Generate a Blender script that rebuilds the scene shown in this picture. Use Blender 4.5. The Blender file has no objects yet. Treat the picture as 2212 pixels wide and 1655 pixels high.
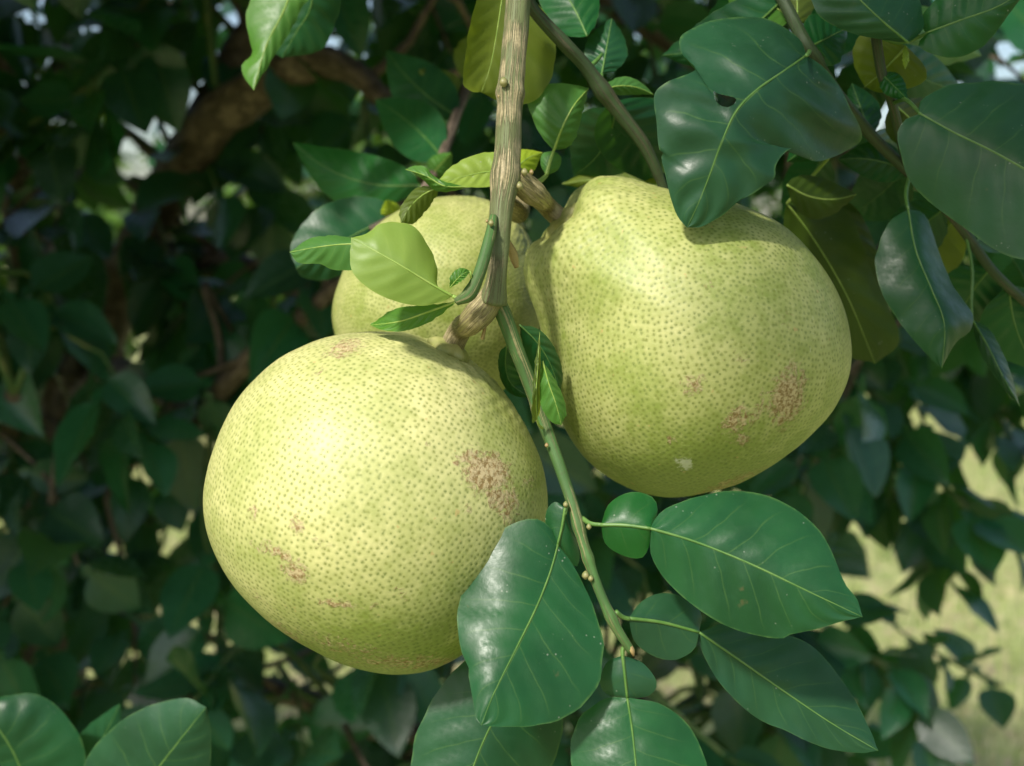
import bpy, bmesh, math, random
import numpy as np
from mathutils import Vector, Matrix, kdtree, noise as mnoise
from mathutils.bvhtree import BVHTree

R = math.radians
random.seed(7); rng = np.random.default_rng(7)
scene = bpy.context.scene
C = scene.collection

# ------------------------------------------------------------------ camera
PITCH = R(7); CAMZ = 1.5
cam_d = bpy.data.cameras.new('camera'); cam = bpy.data.objects.new('camera', cam_d); C.objects.link(cam)
cam.location = (0, 0, CAMZ); cam.rotation_euler = (R(90) - PITCH, 0, 0)
cam_d.sensor_width = 36; cam_d.lens = 40; cam_d.clip_start = 0.01; cam_d.clip_end = 500
cam_d.dof.use_dof = True; cam_d.dof.focus_distance = 0.455; cam_d.dof.aperture_fstop = 9.0
scene.camera = cam
# ------------------------------------------------------------------ world and sun
SUN_TO = Vector((-0.42, -0.62, 0.80)).normalized()      # towards the sun: behind the camera, left, high
w = bpy.data.worlds.new('World'); scene.world = w; w.use_nodes = True
nt = w.node_tree; bg = nt.nodes['Background']
sky = nt.nodes.new('ShaderNodeTexSky'); sky.sky_type = 'NISHITA'; sky.sun_disc = False
sky.sun_elevation = math.asin(SUN_TO.z); sky.sun_rotation = math.atan2(SUN_TO.x, SUN_TO.y)
sky.air_density = 1.2; sky.dust_density = 2.5
nt.links.new(sky.outputs[0], bg.inputs[0]); bg.inputs[1].default_value = 0.13
sl = bpy.data.lights.new('sun', 'SUN'); sl.energy = 4.2; sl.angle = R(5); sl.color = (1, 0.95, 0.86)
so = bpy.data.objects.new('sun', sl); C.objects.link(so); so.location = (-2, -3, 6)
so.rotation_euler = SUN_TO.to_track_quat('Z', 'Y').to_euler()
scene.view_settings.view_transform = 'Standard'; scene.view_settings.look = 'None'
scene.view_settings.exposure = 0.42; scene.view_settings.gamma = 1.0
scene.render.engine = 'CYCLES'
cy = scene.cycles
cy.max_bounces = 8; cy.diffuse_bounces = 4; cy.glossy_bounces = 3; cy.transmission_bounces = 6; cy.transparent_max_bounces = 8
cy.use_denoising = True
cy.caustics_reflective = False; cy.caustics_refractive = False

# ------------------------------------------------------------------ helpers
FW = Vector((0, math.cos(PITCH), -math.sin(PITCH))); UP = Vector((0, math.sin(PITCH), math.cos(PITCH))); RT = Vector((1, 0, 0))
CAM = Vector((0, 0, CAMZ)); K = 36 / 40
PW, PH = 2212.0, 1655.2
def W(x, y, d):
    "a point at depth d (metres) seen at x, y of a 2212-wide frame"
    return CAM + FW * d + RT * ((x - PW/2) / PW * K * d) + UP * ((PH/2 - y) / PW * K * d)
def PX(p):
    q = Vector(p) - CAM; d = q.dot(FW)
    return (q.dot(RT) / d / K * PW + PW/2, PH/2 - q.dot(UP) / d / K * PW, d)
def M(px, d): return px / PW * K * d          # pixels to metres at depth d

ORG = {}
def link(o, origin, parent=None):
    C.objects.link(o); origin = Vector(origin); ORG[o.name] = origin
    if parent is not None:
        o.parent = parent; o.location = origin - ORG[parent.name]
    else: o.location = origin
    return o
def tag(o, label=None, cat=None, group=None, kind=None):
    if label: o['label'] = label
    if cat: o['category'] = cat
    if group: o['group'] = group
    if kind: o['kind'] = kind
    return o
def empty(name, loc, label, cat, group=None):
    o = bpy.data.objects.new(name, None); o.empty_display_size = 0.02
    link(o, loc); return tag(o, label, cat, group)
def mesh_data(name, V, F, mat, uv=None, smooth=True):
    me = bpy.data.meshes.new(name); me.from_pydata([tuple(v) for v in V], [], [tuple(f) for f in F])
    if uv is not None:
        l = me.uv_layers.new(name='UVMap'); idx = np.empty(len(me.loops), dtype=np.int32)
        me.loops.foreach_get('vertex_index', idx)
        l.data.foreach_set('uv', np.asarray(uv, dtype=np.float32)[idx].ravel())
    if smooth: me.polygons.foreach_set('use_smooth', np.ones(len(me.polygons), dtype=bool))
    if mat: me.materials.append(mat)
    me.update(); return me
def obj(name, V, F, mat, origin, parent=None, uv=None, smooth=True):
    og = Vector(origin)
    return link(bpy.data.objects.new(name, mesh_data(name, [Vector(v) - og for v in V], F, mat, uv, smooth)), og, parent)

def spline(P, n):
    "Catmull-Rom through the points, resampled evenly by length; any dimension"
    P = np.asarray(P, dtype=float)
    if len(P) == 2:
        t = np.linspace(0, 1, n)[:, None]; return P[0] * (1 - t) + P[1] * t
    Q = np.vstack([2*P[0] - P[1], P, 2*P[-1] - P[-2]]); out = []
    for i in range(1, len(Q) - 2):
        t = np.linspace(0, 1, 16, endpoint=False)[:, None]; a, b, c, d = Q[i-1], Q[i], Q[i+1], Q[i+2]
        out.append(0.5 * (2*b + (c-a)*t + (2*a-5*b+4*c-d)*t*t + (3*b-a-3*c+d)*t**3))
    out = np.vstack(out + [P[-1:]]); D = out[:, :3]
    s = np.r_[0, np.cumsum(np.linalg.norm(np.diff(D, axis=0), axis=1))]; s /= max(s[-1], 1e-9)
    tt = np.linspace(0, 1, n)
    return np.stack([np.interp(tt, s, out[:, k]) for k in range(out.shape[1])], axis=1)

def tube_geo(P, rad, n=24, ns=14, knots=(), rough=0.0, seed=0):
    "a tapered tube through world points; knots = (t, gain, width) swellings"
    pr = spline([list(p) + [r] for p, r in zip(P, rad)], n); pts = pr[:, :3]; r = pr[:, 3].copy()
    tt = np.linspace(0, 1, n)
    for (t0, g, wd) in knots: r *= 1 + g * np.exp(-((tt - t0) / wd) ** 2)
    V, F, U = [], [], []
    T = np.gradient(pts, axis=0); T /= np.linalg.norm(T, axis=1)[:, None] + 1e-12
    ref = np.array([1., 0, 0]) if abs(T[0][0]) < .8 else np.array([0, 1., 0])
    N = np.cross(T[0], ref); N /= np.linalg.norm(N); L = 0
    for i in range(n):
        N = N - T[i] * N.dot(T[i]); N /= np.linalg.norm(N) + 1e-12; B = np.cross(T[i], N)
        if i: L += np.linalg.norm(pts[i] - pts[i-1])
        for k in range(ns + 1):
            a = 2 * math.pi * k / ns; q = 1.0
            if rough: q += rough * mnoise.noise(Vector((math.cos(a) * 2.2 + seed, math.sin(a) * 2.2, L * 90)))
            V.append(pts[i] + r[i] * q * (math.cos(a) * N + math.sin(a) * B)); U.append((k / ns, L * 10))
    m = ns + 1
    for i in range(n - 1):
        for k in range(ns): F.append((i*m+k, i*m+k+1, (i+1)*m+k+1, (i+1)*m+k))
    for e, T_, s in ((0, -T[0], 1), (n-1, T[-1], -1)):
        c = len(V); V.append(pts[e] + T_ * r[e] * .35); U.append((0.5, 0))
        for k in range(ns):
            f = (e*m+k+1, e*m+k, c); F.append(f if s == 1 else f[::-1])
    return V, F, U
def tube(name, P, rad, mat, parent, **kw):
    V, F, U = tube_geo(P, rad, **kw); return obj(name, V, F, mat, P[0], parent, U)

# ------------------------------------------------------------------ materials
class NT:
    def __init__(s, name):
        s.m = bpy.data.materials.new(name); s.m.use_nodes = True; s.t = s.m.node_tree; s.t.nodes.clear()
    def n(s, typ, ins=None, **props):
        nd = s.t.nodes.new('ShaderNode' + typ)
        for k, v in props.items(): setattr(nd, k, v)
        for k, v in (ins or {}).items(): s.set(nd.inputs[k], v)
        return nd
    def set(s, inp, v):
        if hasattr(v, 'is_output'): s.t.links.new(v, inp)
        elif isinstance(v, (tuple, list)) and len(v) == 3 and inp.type == 'RGBA': inp.default_value = (*v, 1)
        else: inp.default_value = v
    def math(s, op, a, b=0.0, c=None, clamp=False):
        nd = s.n('Math', operation=op, use_clamp=clamp); s.set(nd.inputs[0], a); s.set(nd.inputs[1], b)
        if c is not None: s.set(nd.inputs[2], c)
        return nd.outputs[0]
    def step(s, v, lo, hi, a=0.0, b=1.0):
        nd = s.n('MapRange', interpolation_type='SMOOTHSTEP'); s.set(nd.inputs[0], v)
        for i, q in ((1, lo), (2, hi), (3, a), (4, b)): s.set(nd.inputs[i], q)
        return nd.outputs[0]
    def mix(s, f, a, b, mode='MIX'):
        nd = s.n('Mix', data_type='RGBA', blend_type=mode); s.set(nd.inputs[0], f); s.set(nd.inputs[6], a); s.set(nd.inputs[7], b)
        return nd.outputs[2]
    def noise(s, vec, scale, detail=3.0, rough=.5, dist=0.0):
        return s.n('TexNoise', {'Vector': vec, 'Scale': scale, 'Detail': detail, 'Roughness': rough, 'Distortion': dist}).outputs[0]
    def out(s, sh):
        o = s.n('OutputMaterial'); s.t.links.new(sh, o.inputs[0]); return s.m

def leaf_mat(name, dark, light, vein, trans, tw=.3, rough=.34, spot=.5, nveins=7.5, relief=.5, spec=.38, simple=False, var=.22):
    t = NT(name)
    tc = t.n('TexCoord'); oi = t.n('ObjectInfo'); geo = t.n('NewGeometry')
    rnd = t.math('FRACT', t.math('ADD', oi.outputs['Random'], geo.outputs['Random Per Island']))
    off = t.n('CombineXYZ', {0: t.math('MULTIPLY', rnd, 37.0), 1: t.math('MULTIPLY', rnd, 11.0), 2: 0.0}).outputs[0]
    vec = t.n('VectorMath', {0: tc.outputs['Object'], 1: off}, operation='ADD').outputs[0]
    sp = t.n('SeparateXYZ', {0: tc.outputs['UV']}); u, v = sp.outputs[0], sp.outputs[1]
    a = t.math('ABSOLUTE', t.math('MULTIPLY_ADD', v, 2.0, -1.0))
    side = t.math('MULTIPLY', t.math('GREATER_THAN', v, .5), .45)
    n1 = t.noise(vec, 28.0, 3.0); n2 = t.noise(vec, 170.0, 4.0, .6)
    # lateral veins run out and forward from the midrib
    wv = t.math('MULTIPLY', t.math('SUBTRACT', u, t.math('MULTIPLY', t.math('POWER', a, .85), .2)), nveins)
    wv = t.math('ADD', t.math('ADD', wv, side), t.math('MULTIPLY', n1, .9))
    pp = t.math('PINGPONG', wv, 0.5)
    vm = t.math('MULTIPLY', t.step(pp, .04, .008), t.step(a, 1.0, .5))
    vm = t.math('MULTIPLY', vm, t.step(n2, .25, .6, .35, .8))
    mid = t.step(a, .055, .02) if simple else t.step(a, .024, .008)
    rim = t.math('MULTIPLY', t.step(a, .96, .998), t.step(n2, .35, .65))
    col = t.mix(t.step(n1, .3, .7), dark, light)
    col = t.mix(t.math('MULTIPLY', t.step(n2, .5, .8), .35), col, light)
    hue = t.n('HueSaturation', {'Hue': t.math('MULTIPLY_ADD', rnd, -.035, .517), 'Saturation': t.math('MULTIPLY_ADD', rnd, .2, .9),
              'Value': t.math('MULTIPLY_ADD', rnd, var, 1 - var / 2), 'Color': col}).outputs[0]
    col = t.mix(t.math('MULTIPLY', vm, .38), hue, vein)
    col = t.mix(t.math('MULTIPLY', mid, .8), col, vein)
    col = t.mix(t.math('MULTIPLY', rim, .55), col, vein)
    scuff = 0.0
    # dust specks, scuffs, brown spots
    if not simple:
        vo = t.n('TexVoronoi', {'Vector': vec, 'Scale': 330.0}).outputs[0]
        sc_ = t.math('MULTIPLY', t.step(vo, .16, .08), t.step(t.noise(vec, 60.0, 2.0), .56, .66))
        col = t.mix(t.math('MULTIPLY', sc_, spot), col, (.42, .44, .36))
        scuff = t.math('MULTIPLY', t.step(t.noise(vec, 22.0, 5.0, .65), .66, .78), .45 * spot)
        col = t.mix(scuff, col, (.20, .21, .15))
        br = t.math('MULTIPLY', t.step(t.noise(vec, 75.0, 3.0, .6), .73, .79), spot)
        col = t.mix(br, col, (.16, .10, .05))
    h = t.math('ADD', t.math('MULTIPLY', t.step(pp, 0, .5), .55 * relief), t.math('MULTIPLY', n2, .25))
    if not simple: h = t.math('ADD', h, t.math('MULTIPLY', t.noise(vec, 700.0, 2.0), .06))
    bmp = t.n('Bump', {'Strength': .5, 'Distance': .0011, 'Height': h}).outputs[0]
    rg = t.math('ADD', t.step(n2, .3, .75, rough - .05, rough + .12), t.math('MULTIPLY', scuff, .4))
    p = t.n('BsdfPrincipled', {'Base Color': col, 'Roughness': rg, 'Normal': bmp, 'Specular IOR Level': spec})
    tr = t.n('BsdfTranslucent', {'Color': t.mix(t.math('MAXIMUM', t.math('MULTIPLY', vm, .3), mid), trans, t.mix(.5, trans, dark)), 'Normal': bmp})
    ms = t.n('MixShader', {0: tw}); t.t.links.new(p.outputs[0], ms.inputs[1]); t.t.links.new(tr.outputs[0], ms.inputs[2])
    return t.out(ms.outputs[0])

LEAF = leaf_mat('leaf_dark_green', (.009, .053, .018), (.014, .081, .026), (.085, .17, .04), (.10, .30, .02), .18, .36, .3, spec=.30)
WING = leaf_mat('petiole_wing_green', (.009, .053, .018), (.014, .081, .026), (.06, .13, .03), (.10, .30, .02), .18, .37, nveins=3.0, relief=.15, var=.06)
LEAF_MID = leaf_mat('leaf_mid_green', (.05, .15, .022), (.075, .20, .03), (.19, .30, .05), (.20, .42, .03), .32, .42, relief=.25)
LEAF_YOUNG = leaf_mat('leaf_young_green', (.20, .31, .03), (.27, .37, .045), (.33, .41, .08), (.42, .58, .04), .38, .45, relief=.2)
LEAF_OLIVE = leaf_mat('leaf_olive', (.07, .11, .012), (.11, .15, .02), (.20, .24, .05), (.32, .42, .02), .42, .5, relief=.25)
LEAF_DEEP = leaf_mat('leaf_deep_olive', (.022, .050, .006), (.035, .070, .010), (.07, .12, .02), (.12, .22, .01), .25, .45, relief=.25)
LEAF_BACK = leaf_mat('leaf_canopy', (.013, .066, .033), (.026, .102, .050), (.07, .15, .04), (.12, .32, .02), .24, .26, .8, simple=True, spec=.6, var=.8)
LEAF_FAR = leaf_mat('leaf_far', (.05, .13, .02), (.09, .18, .03), (.12, .2, .05), (.22, .38, .03), .35, .45, 0, simple=True)

def rib_mat(name, c1, c2):
    t = NT(name); tc = t.n('TexCoord')
    n = t.noise(tc.outputs['Object'], 160.0, 3.0)
    p = t.n('BsdfPrincipled', {'Base Color': t.mix(t.step(n, .35, .65), c1, c2), 'Roughness': .5})
    return t.out(p.outputs[0])
RIB = rib_mat('midrib_green', (.06, .15, .025), (.095, .19, .04))
RIB_Y = rib_mat('midrib_young', (.20, .32, .05), (.27, .37, .08))

def bark_mat(name, green, tan, dark, amount=.5, su=26.0, sv=3.5, bump=1.0):
    t = NT(name); tc = t.n('TexCoord'); oi = t.n('ObjectInfo')
    mp = t.n('Mapping', {'Vector': tc.outputs['UV'], 'Scale': (su, sv, 1.0), 'Location': (0, 0, 0)})
    vec = t.n('VectorMath', {0: mp.outputs[0], 1: t.n('CombineXYZ', {0: 0.0, 1: t.math('MULTIPLY', oi.outputs['Random'], 20.0), 2: 0.0}).outputs[0]}, operation='ADD').outputs[0]
    st = t.noise(vec, 1.0, 6.0, .65, .35)
    big = t.noise(tc.outputs['Object'], 55.0, 3.0)
    fine = t.noise(tc.outputs['Object'], 900.0, 2.0)
    lim = t.math('SUBTRACT', .62, t.math('MULTIPLY', t.step(big, .3, .7, 0.0, 1.0), .22 * amount * 2))
    cork = t.step(st, t.math('SUBTRACT', lim, .03), t.math('ADD', lim, .05))
    edge = t.math('MULTIPLY', t.step(st, t.math('SUBTRACT', lim, .10), t.math('SUBTRACT', lim, .02)), t.math('SUBTRACT', 1.0, cork))
    col = t.mix(t.step(big, .35, .65), green, tuple(g * 1.35 for g in green))
    col = t.mix(t.math('MULTIPLY', edge, .75), col, dark)
    col = t.mix(cork, col, t.mix(t.step(fine, .3, .7), tan, tuple(c * .72 for c in tan)))
    col = t.mix(t.math('MULTIPLY', t.step(t.noise(tc.outputs['Object'], 130.0, 4.0, .6), .62, .72), .5), col, dark)
    h = t.math('ADD', t.math('MULTIPLY', cork, .8), t.math('MULTIPLY', fine, .3))
    b = t.n('Bump', {'Strength': .8 * bump, 'Distance': .0007, 'Height': h}).outputs[0]
    p = t.n('BsdfPrincipled', {'Base Color': col, 'Roughness': .62, 'Normal': b, 'Specular IOR Level': .35})
    return t.out(p.outputs[0])
BARK = bark_mat('stem_bark', (.115, .14, .055), (.38, .32, .18), (.075, .07, .03), .50, 84, 2.2)
BARK_STALK = bark_mat('stalk_bark', (.23, .205, .085), (.40, .33, .18), (.10, .075, .035), .5, 46, 2.4, .8)
TWIG = bark_mat('twig_green', (.045, .105, .026), (.24, .23, .10), (.05, .07, .02), .22, 16, 2.0, .5)
BARK_OLD = bark_mat('limb_bark', (.085, .065, .045), (.19, .145, .105), (.035, .025, .018), .5, 14, 2.0)
DRY = rib_mat('dry_brown', (.16, .09, .035), (.33, .24, .10))
CALYX = rib_mat('calyx_yellow_green', (.25, .27, .08), (.34, .33, .12))
BUD = rib_mat('bud_green', (.14, .17, .05), (.24, .22, .09))
TWIG_DARK = bark_mat('twig_dark', (.035, .060, .022), (.10, .09, .05), (.03, .03, .015), .2, 16, 2.0, .5)

def pomelo_mat(name, yellow, green, gmix):
    t = NT(name); tc = t.n('TexCoord'); ob = tc.outputs['Object']
    pit = t.n('Attribute', attribute_name='pit').outputs['Fac']
    scar = t.n('Attribute', attribute_name='scar').outputs['Fac']
    grn = t.n('Attribute', attribute_name='green').outputs['Fac']  # greener rind, also painting in the darker underside and paler lit side
    pale = t.n('Attribute', attribute_name='pale').outputs['Fac']
    n1 = t.noise(ob, 34.0, 4.0, .6); n2 = t.noise(ob, 190.0, 4.0, .65); n3 = t.noise(ob, 520.0, 5.0, .7)
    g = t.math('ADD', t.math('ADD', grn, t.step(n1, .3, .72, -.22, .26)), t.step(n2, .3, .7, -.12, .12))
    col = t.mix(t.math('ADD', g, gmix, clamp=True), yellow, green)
    col = t.mix(t.math('MULTIPLY', t.step(n3, .5, .75), .22), col, (.62, .60, .30))
    pc = t.mix(t.step(n2, .35, .65), (.065, .11, .012), (.15, .17, .025))
    col = t.mix(t.math('MULTIPLY', pit, t.step(n1, .2, .8, .95, .7)), col, pc)
    # russet scars where the rind was rubbed
    sn = t.noise(ob, 330.0, 6.0, .72, .8)
    sm = t.step(t.math('ADD', sn, t.math('MULTIPLY', scar, .60)), .73, .94)
    sm = t.math('MULTIPLY', sm, t.step(scar, .02, .25))
    sc = t.mix(t.step(n3, .40, .58), (.20, .11, .04), (.50, .39, .23))
    col = t.mix(t.math('MULTIPLY', sm, .85), col, sc)
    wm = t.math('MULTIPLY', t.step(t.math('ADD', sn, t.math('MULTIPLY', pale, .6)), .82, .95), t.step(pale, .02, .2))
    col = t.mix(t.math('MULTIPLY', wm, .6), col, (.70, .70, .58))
    # scattered brown freckles
    fr = t.step(t.noise(ob, 260.0, 2.0, .5), .71, .76)
    col = t.mix(t.math('MULTIPLY', fr, .5), col, (.42, .27, .10))
    h = t.math('ADD', t.math('MULTIPLY', n2, .35), t.math('MULTIPLY', t.math('MULTIPLY', sm, sn), 1.6))
    h = t.math('ADD', h, t.math('MULTIPLY', n3, .5))
    b = t.n('Bump', {'Strength': .5, 'Distance': .0006, 'Height': h}).outputs[0]
    p = t.n('BsdfPrincipled', {'Base Color': col, 'Roughness': t.step(sm, 0, 1, .47, .75), 'Normal': b, 'Specular IOR Level': .36})
    return t.out(p.outputs[0])
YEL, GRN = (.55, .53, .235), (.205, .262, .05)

# ------------------------------------------------------------------ pomelos
def ico():
    bm = bmesh.new(); bmesh.ops.create_icosphere(bm, subdivisions=8, radius=1.0)
    me = bpy.data.meshes.new('tmp'); bm.to_mesh(me); bm.free()
    V = np.empty(len(me.vertices) * 3); me.vertices.foreach_get('co', V); V = V.reshape(-1, 3)
    Fc = np.empty(len(me.loops), dtype=np.int32); me.loops.foreach_get('vertex_index', Fc)
    bpy.data.meshes.remove(me); return V, Fc.reshape(-1, 3)
ICO_V, ICO_F = ico()
NPIT = 10500
i_ = np.arange(NPIT) + .5; ph = np.arccos(1 - 2 * i_ / NPIT); th = math.pi * (1 + 5 ** .5) * i_
PIT = np.stack([np.cos(th) * np.sin(ph), np.sin(th) * np.sin(ph), np.cos(ph)], 1)
PIT += rng.normal(0, .0052, PIT.shape); PIT /= np.linalg.norm(PIT, axis=1)[:, None]
PSIZE = rng.uniform(.82, 1.2, NPIT)
kd = kdtree.KDTree(NPIT)
for k in range(NPIT): kd.insert(PIT[k], k)
kd.balance()
pd = np.empty(len(ICO_V)); ps = np.empty(len(ICO_V))
for k, v in enumerate(ICO_V):
    _, j, dd = kd.find(v); pd[k] = dd; ps[k] = PSIZE[j]
PITV = np.clip(1.3 * np.exp(-(pd / (.0070 * ps)) ** 2), 0, 1)
DIMP = np.exp(-(pd / .0125) ** 2)

def wob(D, f, seed):
    r2 = np.random.default_rng(seed); s = np.zeros(len(D))
    for k in range(7):
        q = r2.normal(0, 1, 3) * f; s += np.sin(D @ q + r2.uniform(0, 6.28))
    return s / 7

def pomelo(outline, centre, d0, rz, stem, dimple, mat, label, scars=(), pales=(), greens=(), seed=1, neck=0.0):
    """outline: traced radius of the fruit all round; stem: (x, y, towards camera) where the stalk enters"""
    cx, cy_ = centre; o0 = W(cx, cy_, d0)
    P = np.array(outline, float); ang = np.arctan2(-(P[:, 1] - cy_), P[:, 0] - cx); rad = np.hypot(P[:, 0] - cx, P[:, 1] - cy_)
    o = np.argsort(ang); ang, rad = ang[o], rad[o]
    aa = np.linspace(-math.pi, math.pi, 721); rr = np.interp(aa, np.r_[ang - 2*math.pi, ang, ang + 2*math.pi], np.r_[rad, rad, rad])
    kern = np.exp(-np.linspace(-2, 2, 31) ** 2); kern /= kern.sum()
    rr = np.convolve(np.r_[rr[-31:-1], rr, rr[1:31]], kern, 'same')[30:-30]
    rot = np.array(Matrix.Rotation(seed * 1.3, 3, 'X') @ Matrix.Rotation(seed * 2.1, 3, 'Z'))
    D = ICO_V @ rot.T                           # camera axes: x right, y up, z to the camera
    th = np.arctan2(D[:, 1], D[:, 0]); rho = np.hypot(D[:, 0], D[:, 1])
    Rs = np.interp(th, aa, rr) / PW * K * d0 * .988
    wgt = rho ** 2.4; r = Rs * wgt + rz * (1 - wgt)
    r *= 1 + .007 * wob(D, 5, seed) + .0022 * wob(D, 17, seed + 5)
    s = np.array(stem, float); s /= np.linalg.norm(s); ca = np.clip(D @ s, -1, 1); an = np.arccos(ca)
    # the dimple and the puckered furrows that run into it
    t1 = np.cross(s, [0, 0, 1.]); t1 /= np.linalg.norm(t1); t2 = np.cross(s, t1); az = np.arctan2(D @ t1, D @ t2)
    r -= dimple * np.exp(-(an / .17) ** 2)
    r += neck * np.exp(-((an - .36) / .17) ** 2)
    r += dimple * .13 * np.cos(az * 9 + 1.5 * np.sin(az * 2 + seed)) * np.exp(-((an - .28) / .15) ** 2)
    r -= .00011 * DIMP
    lump = np.exp(-((an - .40) / .22) ** 2)
    r += .0006 * lump * wob(D, 55, seed + 9)
    V = D * r[:, None]
    Wd = V[:, 0:1] * np.array(RT) + V[:, 1:2] * np.array(UP) - V[:, 2:3] * np.array(FW)
    dep = d0 - V[:, 2]; sx = V[:, 0] / dep / K * PW + (W(cx, cy_, d0).x / d0 / K) * PW + 0
    sx = (V[:, 0] + (cx - PW/2) / PW * K * d0) / dep / K * PW + PW/2
    sy = PH/2 - (V[:, 1] + (PH/2 - cy_) / PW * K * d0) / dep / K * PW
    front = np.clip(D[:, 2] * 6 + 1.2, 0, 1)
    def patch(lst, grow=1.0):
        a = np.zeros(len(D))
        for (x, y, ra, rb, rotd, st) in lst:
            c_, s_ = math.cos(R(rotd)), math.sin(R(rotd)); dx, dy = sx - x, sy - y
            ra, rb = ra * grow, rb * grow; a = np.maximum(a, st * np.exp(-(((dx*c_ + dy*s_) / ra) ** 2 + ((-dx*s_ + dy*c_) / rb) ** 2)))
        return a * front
    me = bpy.data.meshes.new('pomelo_rind')
    me.vertices.add(len(Wd)); me.vertices.foreach_set('co', Wd.astype(np.float32).ravel())
    nf = len(ICO_F); me.loops.add(nf * 3); me.polygons.add(nf)
    me.loops.foreach_set('vertex_index', (ICO_F[:, ::1]).astype(np.int32).ravel())
    me.polygons.foreach_set('loop_start', np.arange(0, nf * 3, 3, dtype=np.int32))
    me.polygons.foreach_set('use_smooth', np.ones(nf, dtype=bool)); me.update(calc_edges=True)
    pv = PITV * np.clip(1 - .75 * np.exp(-(an / .33) ** 2), 0, 1)
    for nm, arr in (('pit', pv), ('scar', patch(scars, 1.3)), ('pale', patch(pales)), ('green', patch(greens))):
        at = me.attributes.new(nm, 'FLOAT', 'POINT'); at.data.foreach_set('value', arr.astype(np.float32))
    me.materials.append(mat)
    ob = bpy.data.objects.new('pomelo', me); link(ob, o0); tag(ob, label, 'pomelo', 'pomelos hanging on the branch')
    # where the stalk enters (world), and its outward axis
    k = int(np.argmax(ca)); ax = Vector(s[0] * np.array(RT) + s[1] * np.array(UP) - s[2] * np.array(FW))
    return ob, o0 + Vector(Wd[k]), ax

def calyx(p, ax, rad, parent, mat, seed):
    "flattened, five-lobed collar between the stalk and the fruit"
    rs = random.Random(seed); t1 = ax.orthogonal().normalized(); t2 = ax.cross(t1); V, F = [], []
    prof = [(.45, .0045), (.8, .0034), (1.0, .0018), (1.06, .0002), (.95, -.0014), (.3, -.003)]
    n = 40
    for (q, h) in prof:
        for k in range(n):
            a = 2 * math.pi * k / n; lob = 1 + .14 * math.cos(5 * a + seed) + .05 * math.sin(11 * a + seed)
            V.append(p + ax * (h + .0006 * math.sin(3 * a + seed)) + (t1 * math.cos(a) + t2 * math.sin(a)) * rad * q * (1 + (lob - 1) * min(1, q)))
    for i in range(len(prof) - 1):
        for k in range(n): F.append((i*n+k, i*n+(k+1) % n, (i+1)*n+(k+1) % n, (i+1)*n+k))
    return obj('calyx', V, F, mat, p, parent)

F_OUT = [(447,1080),(458,1000),(490,910),(540,830),(610,768),(690,729),(770,714),(850,713),(930,727),(1000,757),(1060,805),(1110,870),(1150,940),
 (1178,1010),(1187,1080),(1180,1150),(1155,1225),(1110,1300),(1050,1370),(1000,1412),(940,1440),(870,1449),(800,1441),(735,1420),(690,1396),(630,1362),(560,1305),(510,1250),(475,1190),(455,1135)]
R_OUT = [(1141,565),(1148,530),(1175,500),(1203,470),(1225,428),(1258,402),(1310,395),(1370,400),(1430,410),(1510,425),(1600,450),(1680,490),(1740,550),(1790,620),(1820,700),
 (1829,770),(1820,830),(1792,888),(1750,935),(1690,985),(1640,1020),(1580,1051),(1520,1065),(1450,1078),(1390,1070),(1330,1045),(1270,1000),(1225,940),(1195,870),(1176,780),(1163,700),(1148,630)]
B_OUT = [(718,690),(730,620),(758,560),(800,505),(850,465),(900,440),(960,426),(1020,426),(1080,440),(1130,480),(1160,560),(1172,650),(1160,740),(1130,810),(1080,850),(1000,885),(900,870),(800,830),(740,770)]
DF, DR, DB = .500, .530, .620
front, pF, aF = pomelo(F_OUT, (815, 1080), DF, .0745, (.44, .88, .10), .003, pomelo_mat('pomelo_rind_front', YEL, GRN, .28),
    'large round yellow-green pomelo with a corky brown scar beside the lower leaves',
    scars=[(1052,1022,48,42,30,1.0),(1085,1075,40,34,40,.8),(1020,990,40,26,0,.7),(1100,1110,30,22,70,.62),(745,752,46,20,-20,.72),(690,800,26,12,-20,.5),(640,1135,26,18,60,.58),
           (600,1195,60,16,25,.62),(638,1235,32,24,40,.72),(730,1305,60,10,8,.66),(800,1310,30,8,0,.5),(548,1105,16,20,0,.55),(985,1000,10,10,0,.6),(1010,1095,16,16,0,.5),(760,1400,150,26,15,.5),(900,1430,180,18,0,.6),(620,1370,70,14,38,.55),(560,1290,50,14,45,.4),(860,1280,40,14,20,.42),(520,1000,14,14,0,.4),(930,960,14,10,0,.42),(700,1180,40,26,30,.42),(1140,1040,16,30,70,.5)],
    greens=[(830,1430,360,150,0,.85),(1120,1000,60,230,-10,.42),(1060,1300,160,160,0,.35),(480,1250,120,220,-30,.3),(700,1000,260,200,0,-.28)], seed=1)  # rind colour plus painted shading: darker underside and edges, paled lit flank
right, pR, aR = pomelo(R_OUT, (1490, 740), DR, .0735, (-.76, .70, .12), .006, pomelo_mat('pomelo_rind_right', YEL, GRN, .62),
    'pear-shaped green pomelo with a puckered neck and flattened base',
    scars=[(1700,860,36,60,20,.92),(1590,905,36,26,-50,.75),(1635,885,14,50,25,.6),(1495,830,36,26,-20,.6),(1600,950,26,16,0,.66),(1450,950,12,10,0,.7),(1710,800,14,44,10,.55),(1610,770,40,30,0,.42),(1575,1045,120,12,-22,.6),(1530,615,14,12,0,.5),(1270,915,12,8,0,.5),(1700,690,22,26,0,.4)],
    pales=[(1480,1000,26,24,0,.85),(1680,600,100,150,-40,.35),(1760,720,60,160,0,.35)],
    greens=[(1480,1050,300,130,-8,.6),(1230,880,60,150,-10,.3),(1690,560,90,90,0,.2),(1330,560,150,130,0,-.35)], seed=2, neck=.0034)  # greener rind, with underside shade and lit shoulder also put into the colour
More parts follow.
